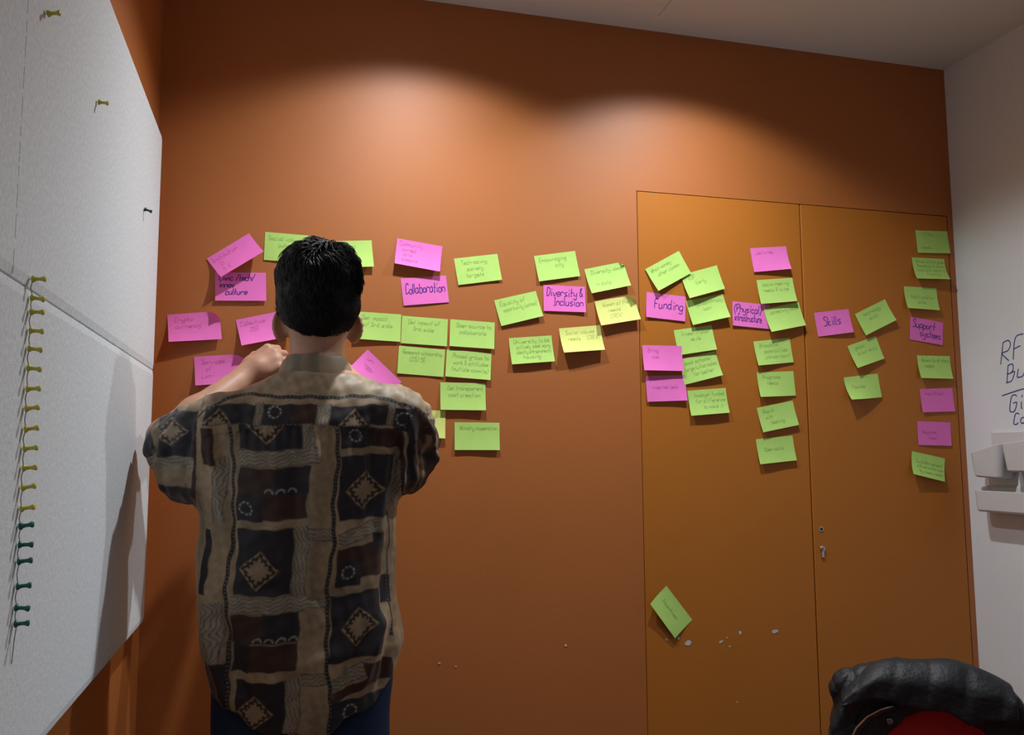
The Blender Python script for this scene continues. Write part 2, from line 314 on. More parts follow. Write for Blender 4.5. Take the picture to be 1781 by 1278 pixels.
# colour, x, z, tilt, lift of left / right bottom corner, layer, writing, label
NOTES = [
('p', -0.2025, 0.5094, 0.6233, 0.0336, 0.0324, 1, 'Institution|   D|  S  E', 'strongly tilted pink sticky note, highest at the far left beside the felt board'),
('p', -0.1812, 0.475, 0.04, 0.0065, 0.0047, 0, '*Civic /tech/|innov|   culture', 'pink sticky note with marker writing Civic /tech/ innov culture'),
('g', -0.0587, 0.5899, -0.0261, 0.002, 0.0053, 0, 'Social values/|      cohesion', 'green sticky note reading Social values, just above the man\'s head on the left'),
('g', 0.0938, 0.5737, 0.0838, 0.0116, 0.0108, 0, '     sharing|      society', 'green sticky note just above the man\'s head on the right'),
('p', 0.2904, 0.594, -0.1207, 0.0143, 0.012, 1, 'Community|  owned|   and|  assets', 'pink sticky note with pencil writing, directly above the Collaboration note'),
('p', 0.3004, 0.4825, 0.1171, 0.002, 0.002, 0, '*Collaboration', 'pink sticky note with marker writing Collaboration'),
('p', -0.2934, 0.359, 0.1161, 0.0204, 0.0114, 0, '  Crypto|  currency', 'pink sticky note reading Crypto currency, nearest the felt board'),
('p', -0.1267, 0.3519, 0.2438, 0.0229, 0.0176, 0, 'Collective|     DSI', 'pink sticky note reading DSI, half hidden by the man\'s left ear'),
('p', -0.2257, 0.2531, 0.0893, 0.0117, 0.0115, 0, '  Services|    of|  Lon-', 'pink sticky note partly behind the man\'s raised hand'),
('p', 0.2134, 0.2841, -0.7536, 0.0200, 0.0146, 0, '  un-|   nggu', 'steeply tilted pink sticky note above the man\'s right shoulder'),
('g', 0.1763, 0.3867, -0.0323, 0.0083, 0.004, 0, '   Get impact|    of 3rd side', 'green sticky note beside the man\'s right ear, first of the row of three'),
('g', 0.3057, 0.3794, -0.0416, 0.002, 0.0031, 0, '  Get impact of|     3rd side', 'green sticky note in the middle of the row of three below Collaboration'),
('g', 0.4393, 0.3748, -0.0403, 0.0049, 0.0054, 0, '  Open source to|    collaborate', 'green sticky note at the right end of the row of three below Collaboration'),
('g', 0.2979, 0.2968, -0.0611, 0.002, 0.0024, 0, ' Research scholarship|     (OS) SE', 'green sticky note reading Research, left one of the pair in the second green row'),
('g', 0.4299, 0.2905, -0.0662, 0.0044, 0.0074, 0, '  Placed grass to|   work & attitudes|  (multiple commits)', 'green sticky note with three pencil lines, right of the Research note'),
('g', 0.4116, 0.1986, -0.0051, 0.007, 0.0074, 1, '   Get transparent|   cost creation', 'green sticky note alone below the pair, right of the man\'s shoulder'),
('y', 0.2998, 0.1241, -0.0278, 0.0098, 0.0075, 0, '            social', 'yellow-green sticky note mostly hidden behind the man\'s right shoulder'),
('g', 0.4518, 0.0896, -0.0068, 0.0054, 0.0056, 0, '  Ministry cooperation', 'green sticky note with one line of pencil, lowest beside the man\'s right sleeve'),
('g', 0.449, 0.5462, 0.1642, 0.002, 0.0044, 0, '  Tech-savvy|     society|    targets', 'green sticky note right of the Collaboration note, standing alone'),
('g', 0.5645, 0.433, 0.2591, 0.0053, 0.0079, 0, ' Equality of|   opportunity (school)', 'green tilted sticky note left of the Diversity & Inclusion note'),
('g', 0.6824, 0.5668, 0.1767, 0.006, 0.0051, 0, ' Encouraging|           city', 'green sticky note directly above the Diversity & Inclusion note'),
('p', 0.7096, 0.4843, 0.0025, 0.002, 0.0056, 0, '*Diversity &|   Inclusion', 'pink sticky note with marker writing Diversity & Inclusion'),
('g', 0.8349, 0.5361, 0.2375, 0.0127, 0.012, 0, '  Diversity ideas||   in data', 'green sticky note up and right of the Diversity & Inclusion note'),
('y', 0.865, 0.443, 0.1891, 0.014, 0.0129, 1, '   Women at the|      needs|      (CREW)', 'yellow sticky note with a curled corner, right of the Diversity & Inclusion note'),
('y', 0.7555, 0.3595, 0.1113, 0.0209, 0.0154, 0, '  Social values|   needs    (CREW)', 'yellow sticky note hanging below the Diversity & Inclusion note'),
('g', 0.6064, 0.3268, 0.0928, 0.0092, 0.0089, 0, ' University to be|   actively seek many|   identity entrepreneurs|      housing', 'green sticky note with four pencil lines, lowest of the Diversity & Inclusion cluster'),
('g', 1.0259, 0.5458, 0.5096, 0.0098, 0.002, 2, ' What money|    other cases', 'strongly tilted green sticky note above the Funding note'),
('g', 1.1411, 0.5341, 0.2927, 0.0125, 0.0068, 1, '   ESF|       Early', 'green sticky note tucked under the tilted one above Funding'),
('p', 1.0298, 0.4781, -0.0685, 0.0047, 0.0026, 0, '*  Funding', 'pink sticky note with marker writing Funding'),
('g', 1.1568, 0.4561, 0.2238, 0.0095, 0.0139, 0, '      philanthropy|         loan', 'green sticky note immediately right of the Funding note'),
('g', 1.1146, 0.3663, 0.1588, 0.003, 0.0077, 0, '   Invest in past|         skills', 'green sticky note below the one right of Funding'),
('p', 1.0109, 0.3183, 0.0091, 0.0107, 0.0081, 2, '  Bring|     ask', 'upper pink pencilled sticky note of the two stacked below Funding'),
('p', 1.02, 0.2277, 0.039, 0.0026, 0.0071, 1, '|  internet less', 'lower pink pencilled sticky note of the two stacked below Funding'),
('g', 1.1266, 0.2775, 0.2376, 0.003, 0.0107, 0, '  small schools/|  large tuition makes|      for better', 'green tilted sticky note with three pencil lines, right of the two pink notes below Funding'),
('g', 1.1537, 0.1865, 0.0826, 0.0107, 0.0099, 0, '   taxpayer funded|   for difference|        to make it', 'lowest green sticky note of the Funding cluster'),
('p', 1.3792, 0.631, 0.1083, 0.0045, 0.0129, 0, '  Lectures', 'pink pencilled sticky note at the top of the Physical infrastructure column'),
('g', 1.3957, 0.531, 0.1104, 0.0071, 0.0088, 2, '  social meeting|  needs & to be', 'green sticky note below the topmost pink one of the Physical infrastructure column'),
('p', 1.3127, 0.4626, -0.0517, 0.0051, 0.002, 0, '*(Physical)|infrastructure', 'pink sticky note with marker writing (Physical) infrastructure'),
('g', 1.4181, 0.4423, 0.2108, 0.0145, 0.0104, 1, '   connectivity issues', 'green tilted sticky note overlapping the right end of (Physical) infrastructure'),
('g', 1.3795, 0.3406, 0.1157, 0.0098, 0.003, 0, '  Broadcast|     possibilities|     unknown count', 'green sticky note first below the (Physical) infrastructure note'),
('g', 1.3874, 0.2454, 0.0559, 0.0112, 0.0022, 0, '  Programs|     needs', 'green sticky note second below the (Physical) infrastructure note'),
('g', 1.3832, 0.1376, 0.1854, 0.0085, 0.007, 0, '  Rapid|   with|      testing', 'green sticky note third below the (Physical) infrastructure note'),
('g', 1.3762, 0.0429, 0.0904, 0.0089, 0.0077, 0, '|   Open data', 'green sticky note reading Open data, lowest of its column on the left door leaf'),
('p', 1.5962, 0.4375, 0.1364, 0.002, 0.0078, 0, '*  Skills', 'pink sticky note with marker writing Skills'),
('g', 1.7435, 0.439, 0.4313, 0.007, 0.0096, 1, '    technology|       skills', 'strongly tilted green sticky note right of the Skills note'),
('g', 1.7123, 0.3363, 0.3145, 0.0135, 0.0054, 0, '   global|   is our duty', 'green tilted sticky note in the middle of the Skills group'),
('g', 1.6925, 0.2359, 0.1204, 0.0239, 0.0039, 0, '|   Flexible', 'green sticky note lowest of the Skills group'),
('g', 1.9907, 0.7273, 0.0346, 0.002, 0.006, 0, '     if for|||  needs', 'topmost green sticky note of the column at the right wall'),
('g', 1.9713, 0.6356, 0.0117, 0.0175, 0.0209, 0, ' University to give|  themselves to share|  local skills learning|        funding', 'green sticky note with four pencil lines, second in the column at the right wall'),
('g', 1.934, 0.538, -0.0075, 0.015, 0.0112, 0, '|   Additional to|        skills', 'green sticky note just above the Support systems note'),
('p', 1.9536, 0.4394, -0.1216, 0.002, 0.002, 0, '*Support|    systems', 'pink sticky note with marker writing Support systems'),
('g', 1.9706, 0.3129, 0.0066, 0.0134, 0.0094, 0, '  Access to all story|   needs', 'green sticky note first below the Support systems note'),
('p', 1.974, 0.2046, 0.0325, 0.0054, 0.0032, 0, '  time to act', 'upper pink pencilled sticky note below Support systems'),
('p', 1.9585, 0.1008, -0.0269, 0.002, 0.0034, 0, '|  Register|       fees', 'lower pink pencilled sticky note below Support systems'),
('g', 1.9319, 0.0055, -0.1916, 0.0184, 0.01, 0, '|  Suitable network|   with more than one|     by women needs', 'green sticky note lowest in the column at the right wall'),
('g', 1.072, -0.3767, -0.9006, 0.015, 0.0062, 0, '|   Incentives', 'steeply tilted green sticky note alone low on the door, above the paint chips')]
FOLD = {6: (.017, .034), 23: (.016, .036), 22: (.006, .02), 8: (.012, .04), 4: (.0, .0)}
for i, (c, x0, z0, th, bl, br, layer, text, label) in enumerate(NOTES):
    NW = .112 if i == 45 else .127
    base = -.0009 - layer * .0014; ct, st_ = math.cos(th), math.sin(th); zz = z0 + 1.32; fold = FOLD.get(i); wob = random.uniform(0, 6)
    def surf(s, t, off=0.0):
        b = bl + (br - bl) * s / NW; q = t / NH
        L = b * q * q + .0006 * math.sin(s * 40 + wob) * q; tp_ = t - (2 * b * b / (3 * NH)) * q ** 3
        if fold and fold[1] > 0:
            dd = ((NW - s) + t) / fold[1]
            if dd < 1: L += fold[0] * (1 - dd) ** 1.4; k = (1 - dd) ** 2 * .010; s -= k; tp_ += k
        return (s * ct + tp_ * st_, base - L - off, s * st_ - tp_ * ct)
    nu, nv = 18, 12
    v = [surf(NW * a / nu, NH * b / nv) for b in range(nv + 1) for a in range(nu + 1)]
    f = [(b * (nu + 1) + a, (b + 1) * (nu + 1) + a, (b + 1) * (nu + 1) + a + 1, b * (nu + 1) + a + 1) for b in range(nv) for a in range(nu)]
    t = empty('sticky_note', (x0, 0, zz)); tag(t, label, 'sticky note', 'sticky notes on the orange wall')
    mesh_obj('sheet', v, f, NM[c], t, True)
    marker = text.startswith('*'); rows = text.lstrip('*').split('|')
    cap = (.0160 if len(rows) > 2 else .0235 if len(rows) == 2 else .027) if marker else .0115
    pitch = (.0190 if len(rows) > 2 else .0275) if marker else (.015 if len(rows) > 3 else .0185)
    y = (.021 if len(rows) > 2 else .031 if len(rows) == 2 else .044) if marker else .020
    if len(rows) > 3: y = .017
    for row in rows:
        if row.strip():
            ls, wd = strokes(row, cap, .15)
            lead = .010 if marker else .008
            sc_ = min(.80 if marker else 1.0, ((.110 if i == 37 else NW) - lead - .006) / max(wd, .01))
            lead = .006 if i == 37 else lead; lines = [[(lead + p[0] * sc_, p[1]) for p in pl] for pl in ls]
            rv, rf = ribbons(lines, .0020 if marker else .0008, lambda X, Y, y=y: surf(min(max(X, .001), NW - .001), min(max(y - Y, .0005), NH - .0005), .0005))
            mesh_obj('marker_writing' if marker else 'pencil_writing', rv, rf, MARK if marker else PEN[c], t)      # one line of writing
        y += pitch

# ------------------------------------------------------------------ right wall: writing and pen tray
INK = mat('blue_board_ink', (.025, .06, .27), .5)
def wallwrite(rows):
    v = []; f = []
    for text, y0, z0, cap, rise in rows:
        ls, wd = strokes(text, cap, .18, 2.0)
        rv, rf = ribbons(ls, .0032, lambda X, Y: (XR - .0006, y0 - X, z0 + Y + rise * X))
        n = len(v); v += rv; f += [tuple(k + n for k in q) for q in rf]
    return v, f
v, f = wallwrite([('RF', -.160, 1.592, .062, .25), ('Bu', -.176, 1.531, .052, .25), ('Gi', -.180, 1.443, .047, .15), ('Ca', -.193, 1.404, .032, .1)])
rv, rf = ribbons([[(0, 0), (.06, .012), (.16, .028)]], .0032, lambda X, Y: (XR - .0006, -.156 - X, 1.494 + Y))
n = len(v); v += rv; f += [tuple(k + n for k in q) for q in rf]
tag(mesh_obj('board_writing', v, f, INK), 'blue handwriting on the white wall above the pen tray', 'writing')
WPL = mat('white_plastic', (.72, .72, .73), .35, .5)
# shelf-like trough, two cups and their hanging rail
def rrect(hx, hy, r, n=6):
    P = []
    for cx, cy, a0 in ((hx - r, hy - r, 0), (-hx + r, hy - r, 90), (-hx + r, -hy + r, 180), (hx - r, -hy + r, 270)):
        for k in range(n + 1):
            a = math.radians(a0 + 90 * k / n); P.append((cx + r * math.cos(a), cy + r * math.sin(a)))
    return P
def tub(name, M, prof, parent=None, slope=0.0, slopey=0.0):
    """open vessel: prof = [(hx, hy, r, z)...] from the outside bottom up over the rim and down inside"""
    v = []; f = []; rings = []
    for hx, hy, r, z in prof:
        P = rrect(hx, hy, r); rings.append((len(v), len(P)))
        for p in P: v.append(tuple(M @ Vector((p[0], p[1], z + (slope * p[0] + slopey * p[1]) * (1 if z > .03 else 0)))))
    for (a, m), (b, _) in zip(rings, rings[1:]):
        for k in range(m): f.append((a + k, a + (k + 1) % m, b + (k + 1) % m, b + k))
    f.append(tuple(range(rings[0][1]))[::-1]); f.append(tuple(rings[-1][0] + k for k in range(rings[-1][1])))
    o = mesh_obj(name, v, f, WPL, parent, False); fixn(o.data)
    m_ = o.modifiers.new('bevel', 'BEVEL'); m_.width = .0015; m_.segments = 2; m_.limit_method = 'ANGLE'; m_.angle_limit = math.radians(30); return o
# local x runs along the wall (-y in the room), local y points out of the wall (-x in the room)
WM = lambda y, z, out: Matrix.Translation((XR - out, y, z)) @ Matrix(((0, -1, 0, 0), (-1, 0, 0, 0), (0, 0, 1, 0), (0, 0, 0, 1)))
tr = tub('pen_trough', WM(-.215, 1.139, .034), [(.118, .028, .014, 0), (.124, .032, .016, .006), (.128, .034, .018, .072), (.1265, .0325, .0165, .073), (.120, .028, .014, .066), (.114, .024, .012, .010)], slopey=-.25)
tag(tr, 'long white plastic trough on the white wall below the cups', 'trough', 'pen holders on the white wall')
c1 = tub('pen_cup', WM(-.148, 1.243, .044) @ Matrix.Rotation(.05, 4, 'Y'), [(.044, .026, .014, 0), (.050, .031, .018, .005), (.061, .037, .022, .088), (.0585, .0345, .020, .089), (.049, .030, .018, .02)], slope=.30)
tag(c1, 'white plastic pen cup leaning above the trough, nearest the orange wall', 'cup', 'pen holders on the white wall')
c2 = tub('pen_cup', WM(-.272, 1.262, .044), [(.044, .026, .014, 0), (.050, .031, .018, .005), (.061, .037, .022, .088), (.0585, .0345, .020, .089), (.049, .030, .018, .02)], slope=.1)
tag(c2, 'white plastic pen cup at the picture edge, right of the leaning cup', 'cup', 'pen holders on the white wall')
rl = MB().box((XR - .012, -.36, 1.30), (XR - .0005, -.112, 1.385), .005).build('hanging_rail', WPL); tag(rl, 'white plastic rail on the wall behind the pen cups', 'rail')
# ------------------------------------------------------------------ sculpting by distance fields
class Field:
    def __init__(s, lo, hi, h):
        s.h = h; s.lo = np.array(lo, float); n = np.ceil((np.array(hi) - s.lo) / h).astype(int) + 1
        s.ax = [(s.lo[i] + np.arange(n[i]) * h).astype(np.float32) for i in range(3)]; s.D = np.full(n, 1.0, np.float32)
    def sl(s, lo, hi, pad):
        S = []
        for i in range(3):
            a = max(0, int((lo[i] - pad - s.lo[i]) / s.h)); b = min(len(s.ax[i]), int((hi[i] + pad - s.lo[i]) / s.h) + 2); S.append(slice(a, max(a, b)))
        S = tuple(S); return S, s.ax[0][S[0]][:, None, None], s.ax[1][S[1]][None, :, None], s.ax[2][S[2]][None, None, :]
    def merge(s, S, v, k, op):
        a = s.D[S]
        if a.size == 0: return
        if op == 'u':
            if k <= 0: s.D[S] = np.minimum(a, v); return
            h = np.clip(.5 + .5 * (v - a) / k, 0, 1); s.D[S] = v + (a - v) * h - k * h * (1 - h)
        else:
            v = -v
            if k <= 0: s.D[S] = np.maximum(a, v); return
            h = np.clip(.5 - .5 * (v - a) / k, 0, 1); s.D[S] = v + (a - v) * h + k * h * (1 - h)
    def cap(s, a, b, ra, rb=None, k=.02, op='u'):
        rb = ra if rb is None else rb; a = np.array(a, float); b = np.array(b, float); R_ = max(ra, rb)
        S, X, Y, Z = s.sl(np.minimum(a, b) - R_, np.maximum(a, b) + R_, k * 2 + .03)
        d = b - a; L = max(float(d @ d), 1e-9)
        t = np.clip(((X - a[0]) * d[0] + (Y - a[1]) * d[1] + (Z - a[2]) * d[2]) / L, 0, 1)
        v = np.sqrt((X - a[0] - t * d[0]) ** 2 + (Y - a[1] - t * d[1]) ** 2 + (Z - a[2] - t * d[2]) ** 2) - (ra + (rb - ra) * t)
        s.merge(S, v.astype(np.float32), k, op); return s
    def ell(s, c, r, k=.02, rot=None, op='u'):
        c = np.array(c, float); r = np.array(r, float); R_ = r.max()
        S, X, Y, Z = s.sl(c - R_, c + R_, k * 2 + .03); X = X - c[0]; Y = Y - c[1]; Z = Z - c[2]
        if rot is not None:
            M = np.array(rot); X, Y, Z = [M[0][i] * X + M[1][i] * Y + M[2][i] * Z for i in range(3)]
        k0 = np.sqrt((X / r[0]) ** 2 + (Y / r[1]) ** 2 + (Z / r[2]) ** 2); k1 = np.sqrt((X / r[0] ** 2) ** 2 + (Y / r[1] ** 2) ** 2 + (Z / r[2] ** 2) ** 2) + 1e-6
        s.merge(S, (k0 * (k0 - 1) / k1).astype(np.float32), k, op); return s
    def fn(s, f, k=0, op='u'):
        X, Y, Z = s.ax[0][:, None, None], s.ax[1][None, :, None], s.ax[2][None, None, :]
        S = (slice(None),) * 3; s.merge(S, np.broadcast_to(f(X, Y, Z), s.D.shape).astype(np.float32), k, op); return s
    def mesh(s, smooth=2):
        D = s.D.copy(); D[[0, -1]] = np.maximum(D[[0, -1]], s.h); D[:, [0, -1]] = np.maximum(D[:, [0, -1]], s.h); D[:, :, [0, -1]] = np.maximum(D[:, :, [0, -1]], s.h)
        I = D < 0; n = D.shape
        cnt = np.zeros(tuple(k - 1 for k in n), np.int8)
        for dx in (0, 1):
            for dy in (0, 1):
                for dz in (0, 1): cnt += I[dx:n[0] - 1 + dx, dy:n[1] - 1 + dy, dz:n[2] - 1 + dz]
        act = np.argwhere((cnt > 0) & (cnt < 8)); idm = np.full(cnt.shape, -1, np.int32); idm[tuple(act.T)] = np.arange(len(act))
        acc = np.zeros((len(act), 3)); num = np.zeros(len(act)); co = [(a, b, c) for a in (0, 1) for b in (0, 1) for c in (0, 1)]
        for a in co:
            for b in co:
                if sum(b) - sum(a) == 1 and all(y >= x for x, y in zip(a, b)):
                    va = D[tuple((act + a).T)]; vb = D[tuple((act + b).T)]; m = (va < 0) != (vb < 0)
                    t = np.where(m, va / np.where(m, va - vb, 1), 0)
                    acc += np.where(m[:, None], np.array(a) + t[:, None] * (np.array(b) - np.array(a)), 0); num += m
        V = s.lo + (act + acc / num[:, None]) * s.h; F = []
        for ax in range(3):
            u, w_ = (ax + 1) % 3, (ax + 2) % 3
            A = [slice(None)] * 3; B = [slice(None)] * 3; A[ax] = slice(0, n[ax] - 1); B[ax] = slice(1, n[ax])
            sa, sb = I[tuple(A)], I[tuple(B)]; e = np.argwhere(sa != sb)
            e = e[(e[:, u] > 0) & (e[:, w_] > 0) & (e[:, u] < n[u] - 1) & (e[:, w_] < n[w_] - 1)]
            ins = sa[tuple(e.T)]; q = []
            for du, dw in ((-1, -1), (0, -1), (0, 0), (-1, 0)):
                c = e.copy(); c[:, u] += du; c[:, w_] += dw; q.append(idm[tuple(c.T)])
            q = np.stack(q, 1); q[~ins] = q[~ins][:, ::-1]; F.append(q)
        F = np.concatenate(F)
        for _ in range(smooth): V = relax(V, F)
        return V, F
def relax(V, F, lam=.5):
    acc = np.zeros_like(V); num = np.zeros(len(V))
    for a, b in ((0, 1), (1, 2), (2, 3), (3, 0)):
        for p, q in ((a, b), (b, a)):
            for c in range(3): acc[:, c] += np.bincount(F[:, p], V[F[:, q], c], len(V))
            num += np.bincount(F[:, p], minlength=len(V))
    return V + lam * (acc / np.maximum(num, 1)[:, None] - V)
def normals(V, F):
    fn = np.cross(V[F[:, 2]] - V[F[:, 0]], V[F[:, 3]] - V[F[:, 1]]); N = np.zeros_like(V)
    for k in range(4):
        for c in range(3): N[:, c] += np.bincount(F[:, k], fn[:, c], len(V))
    return N / (np.linalg.norm(N, axis=1, keepdims=True) + 1e-12)
def split4(V, F):
    """every quad into four"""
    E_ = np.sort(np.concatenate([F[:, [k, (k + 1) % 4]] for k in range(4)]), axis=1); key = E_[:, 0].astype(np.int64) * len(V) + E_[:, 1]
    uq, inv = np.unique(key, return_inverse=True); a, b = uq // len(V), uq % len(V)
    n = len(V); ne = len(uq); V2 = np.concatenate([V, (V[a] + V[b]) / 2, V[F].mean(1)]); m = inv.reshape(4, len(F)) + n; c = n + ne + np.arange(len(F))
    F2 = np.concatenate([np.stack([F[:, k], m[k], c, m[(k + 3) % 4]], 1) for k in range(4)]); return V2, F2
def wav(P, freq, seed, n=7):
    r = np.random.default_rng(seed); o = np.zeros(len(P))
    for _ in range(n):
        d = r.normal(size=3); d /= np.linalg.norm(d); o += np.sin(P @ d * freq * r.uniform(.6, 1.6) + r.uniform(0, 6.3))
    return o / math.sqrt(n)
def npmesh(name, V, F, m, parent=None, smooth=True):
    me = bpy.data.meshes.new(name); nv, nf = len(V), len(F)
    me.vertices.add(nv); me.vertices.foreach_set('co', np.asarray(V, np.float32).ravel()); me.loops.add(nf * 4); me.loops.foreach_set('vertex_index', np.asarray(F, np.int32).ravel())
    me.polygons.add(nf); me.polygons.foreach_set('loop_start', np.arange(0, nf * 4, 4, dtype=np.int32)); me.polygons.foreach_set('loop_total', np.full(nf, 4, np.int32))
    me.polygons.foreach_set('use_smooth', np.ones(nf, bool)); me.update(calc_edges=True); me.validate()
    me.materials.append(m); o = bpy.data.objects.new(name, me); col.objects.link(o)
    if parent: o.parent = parent
    return o
def setcol(o, name, C):
    a = o.data.color_attributes.new(name, 'FLOAT_COLOR', 'POINT'); a.data.foreach_set('color', np.concatenate([C, np.ones((len(C), 1))], 1).astype(np.float32).ravel())

# ------------------------------------------------------------------ the man
man = empty('person', (0, 0, 0))
tag(man, 'man seen from behind in a patterned patchwork shirt, hands raised to his face', 'person')
SKIN = mat('skin', (.50, .27, .18), .5, .4, noise=(40, .06), bump=(300, .08, .001), sss=.15)
HAIR = mat('black_hair', (.006, .0055, .0055), .45, .35); JEAN = mat('dark_blue_denim', (.018, .032, .075), .85, .2, noise=(350, .25), bump=(600, .3, .001))
SHOE = mat('black_shoe', (.02, .02, .02), .5); EYE = mat('eye_white', (.8, .78, .75), .2); IRIS = mat('dark_iris', (.02, .012, .008), .2)
hx, hy, hz = .065, -.485, 1.655
B = Field((-.31, -.72, .74), (.40, -.10, 1.78), .0034)
B.ell((hx, hy, hz + .005), (.076, .097, .088)); B.ell((hx, hy + .062, hz - .062), (.057, .066, .078), .03); B.ell((hx, hy - .03, hz - .05), (.062, .06, .06), .03)
B.cap((.062, -.50, 1.43), (hx, -.480, 1.60), .058, .054, .025)
B.cap((hx, hy + .112, hz - .012), (hx, hy + .132, hz - .045), .009, .013, .012)            # nose
B.cap((hx - .03, hy + .098, hz + .012), (hx + .03, hy + .098, hz + .012), .010, .010, .012)    # brow
for s in (-1, 1):
    B.ell((hx + s * .031, hy + .108, hz - .006), (.015, .012, .010), .008, op='s'); B.ell((hx + s * .048, hy + .078, hz - .04), (.018, .02, .018), .02)
    wx, wy = .80, -.60                                                                        # ears stand out to the side and back
    rot = [[-wy * s, wx * s, 0], [wx, wy, 0], [0, 0, 1]]
    B.ell((hx + s * .074, hy + .010, hz - .064), (.0055, .017, .029), .006, rot=rot)
    B.ell((hx + s * .060, hy + .012, hz - .060), (.008, .018, .022), .012)
    pts = [(hx + s * (.073 + .0165 * math.sin(t)), hy + .011 - .011 * math.sin(t), hz - .064 + (.030 if t < 1.57 else .031) * math.cos(t)) for t in np.linspace(-.2, 3.0, 9)]
    for a, b in zip(pts, pts[1:]): B.cap(a, b, .0046, .0046, .003)
    B.ell((hx + s * .071, hy + .012, hz - .090), (.006, .006, .007), .005)                   # lobe
B.cap((hx - .02, hy + .118, hz - .075), (hx + .02, hy + .118, hz - .075), .007, .007, .008); B.cap((hx - .017, hy + .115, hz - .087), (hx + .017, hy + .115, hz - .087), .0075, .0075, .006); B.ell((hx, hy + .105, hz - .118), (.024, .018, .018), .015)
# trunk
B.ell((.045, -.505, 1.30), (.155, .095, .17), .03); B.ell((.045, -.50, 1.06), (.145, .095, .20), .05); B.ell((.047, -.50, .88), (.15, .10, .12), .05)
SL, EL, WL = np.array((-.118, -.535, 1.377)), np.array((-.236, -.362, 1.360)), np.array((-.088, -.215, 1.508))
SR, ER, WR = np.array((.215, -.535, 1.400)), np.array((.285, -.345, 1.350)), np.array((.128, -.215, 1.522))
for S_, E_, W_, sg in ((SL, EL, WL, -1), (SR, ER, WR, 1)):
    B.cap((.062, -.515, 1.47), S_ + (0, 0, .005), .045, .05, .03); B.cap(S_, E_, .050, .040, .03)
    M_ = E_ + (W_ - E_) * .35; B.cap(E_, M_, .040, .038, .02); B.cap(M_, W_, .038, .0265, .02)
def hand(W_, d, a, f):
    """d along the hand, a across towards the thumb side, f the palm side (where the fingers curl)"""
    d, a, f = [np.array(q, float) / np.linalg.norm(q) for q in (d, a, f)]
    a = a - d * (a @ d); a /= np.linalg.norm(a); f = np.cross(d, a) * (1 if np.cross(d, a) @ f > 0 else -1)
    rot = np.stack([d, a, f], 1)
    B.cap(W_, W_ + d * .03, .0255, .027, .015)
    B.ell(W_ + d * .050, (.046, .038, .0165), .015, rot=rot)
    for j, (off, ln, cu) in enumerate(((.030, .95, 0), (.010, 1.05, .05), (-.010, 1.0, .1), (-.028, .8, .2))):
        k0 = W_ + d * (.084 - .006 * abs(j - 1)) + a * off; B.cap(W_ + d * .05 + a * off * .9, k0, .0115, .0108, .006)
        k1 = k0 + (d * (.55 - cu) + f * .8) * .040 * ln; k2 = k1 + (d * -.45 + f * .75 - a * .1) * .028 * ln; k3 = k2 + (d * -.9 + f * .1) * .020 * ln
        B.cap(k0, k1, .0102, .0092, .004); B.cap(k1, k2, .0092, .0083, .003); B.cap(k2, k3, .0083, .0068, .003)
    t0 = W_ + d * .022 + a * .024; t1 = t0 + (d * .6 + a * .45 + f * .55) * .040; t2 = t1 + (d * .75 + a * -.05 + f * .6) * .030; t3 = t2 + (d * .6 - a * .3 + f * .5) * .022
    B.cap(t0, t1, .0145, .0115, .010); B.cap(t1, t2, .0112, .0098, .004); B.cap(t2, t3, .0098, .0075, .003)
hand(WL, (.80, .05, .58), (-.5, .35, .75), (.25, .95, -.25))
hand(WR, (-.72, .10, .60), (.5, .35, .75), (-.2, .95, -.25))
V, F = B.mesh(2); body = npmesh('body', V, F, SKIN, man); body['label'] = 'head, neck, arms and hands of the man'
for s in (-1, 1):
    e = MB().lathe([(.0001, -.0115)] + [(.0115 * math.sin(t), -.0115 * math.cos(t)) for t in np.linspace(.3, 2.85, 9)] + [(.0001, .0115)], 14, Matrix.Translation((hx + s * .031, hy + .092, hz - .006))).build('eye', EYE, man, True)
    MB().lathe([(.0001, .0119), (.0055, .0105), (.006, .009)], 14, Matrix.Translation((hx + s * .031, hy + .092, hz - .006)) @ Matrix.Rotation(-math.pi / 2, 4, 'X')).build('iris', IRIS, e, True)

# hair: a cap over the skull, then locks combed over it
Hf = Field((hx - .11, hy - .14, 1.52), (hx + .11, hy + .13, 1.79), .0028)
Hf.ell((hx, hy - .004, hz + .010), (.083, .104, .090), 0); Hf.ell((hx, hy - .020, hz - .030), (.079, .082, .060), .03); Hf.ell((hx, hy - .034, hz - .060), (.060, .060, .050), .03); Hf.ell((hx + .005, hy - .03, hz + .045), (.066, .072, .056), .03)
def face_cut(X, Y, Z):      # negative where hair is cut away: the face side, below the ears and below the hairline of the nape
    yf = hy + np.where(Z > hz + .03, .085 + (Z - hz - .03) * .3, .085 - (hz + .03 - Z) * 1.25)
    a = yf - Y
    zn = 1.556 + np.clip(np.abs(X - hx) - .040, 0, 1) * .55 + np.clip(Y - (hy - .045), 0, 1) * .95
    return np.minimum(a, Z - zn)
Hf.fn(face_cut, .004, 's')
V, F = Hf.mesh(2); N_ = normals(V, F)
top = np.clip((V[:, 2] - (hz + .0)) / .08, 0, 1)
V = V + N_ * ((.0012 + .0030 * top) * wav(V * (1, .6, 1), 190, 3))[:, None]
hair = npmesh('hair', V, F, mat('black_hair_underlayer', (.005, .0045, .0045), .8, .1), man); hair['label'] = 'short black wavy hair'
r2 = np.random.default_rng(5); sel = r2.choice(len(V), 15000); P0 = V[sel]; N0 = N_[sel]
ok = N0[:, 2] > -.75; P0, N0 = P0[ok], N0[ok]
crown = np.array((hx + .01, hy - .055, hz + .09)); rad = P0 - crown; tang = rad + np.cross(N0, rad) * .5 + np.stack([wav(P0, 70, 11) * .035, wav(P0, 70, 12) * .035, wav(P0, 70, 13) * .02 - .015], 1)
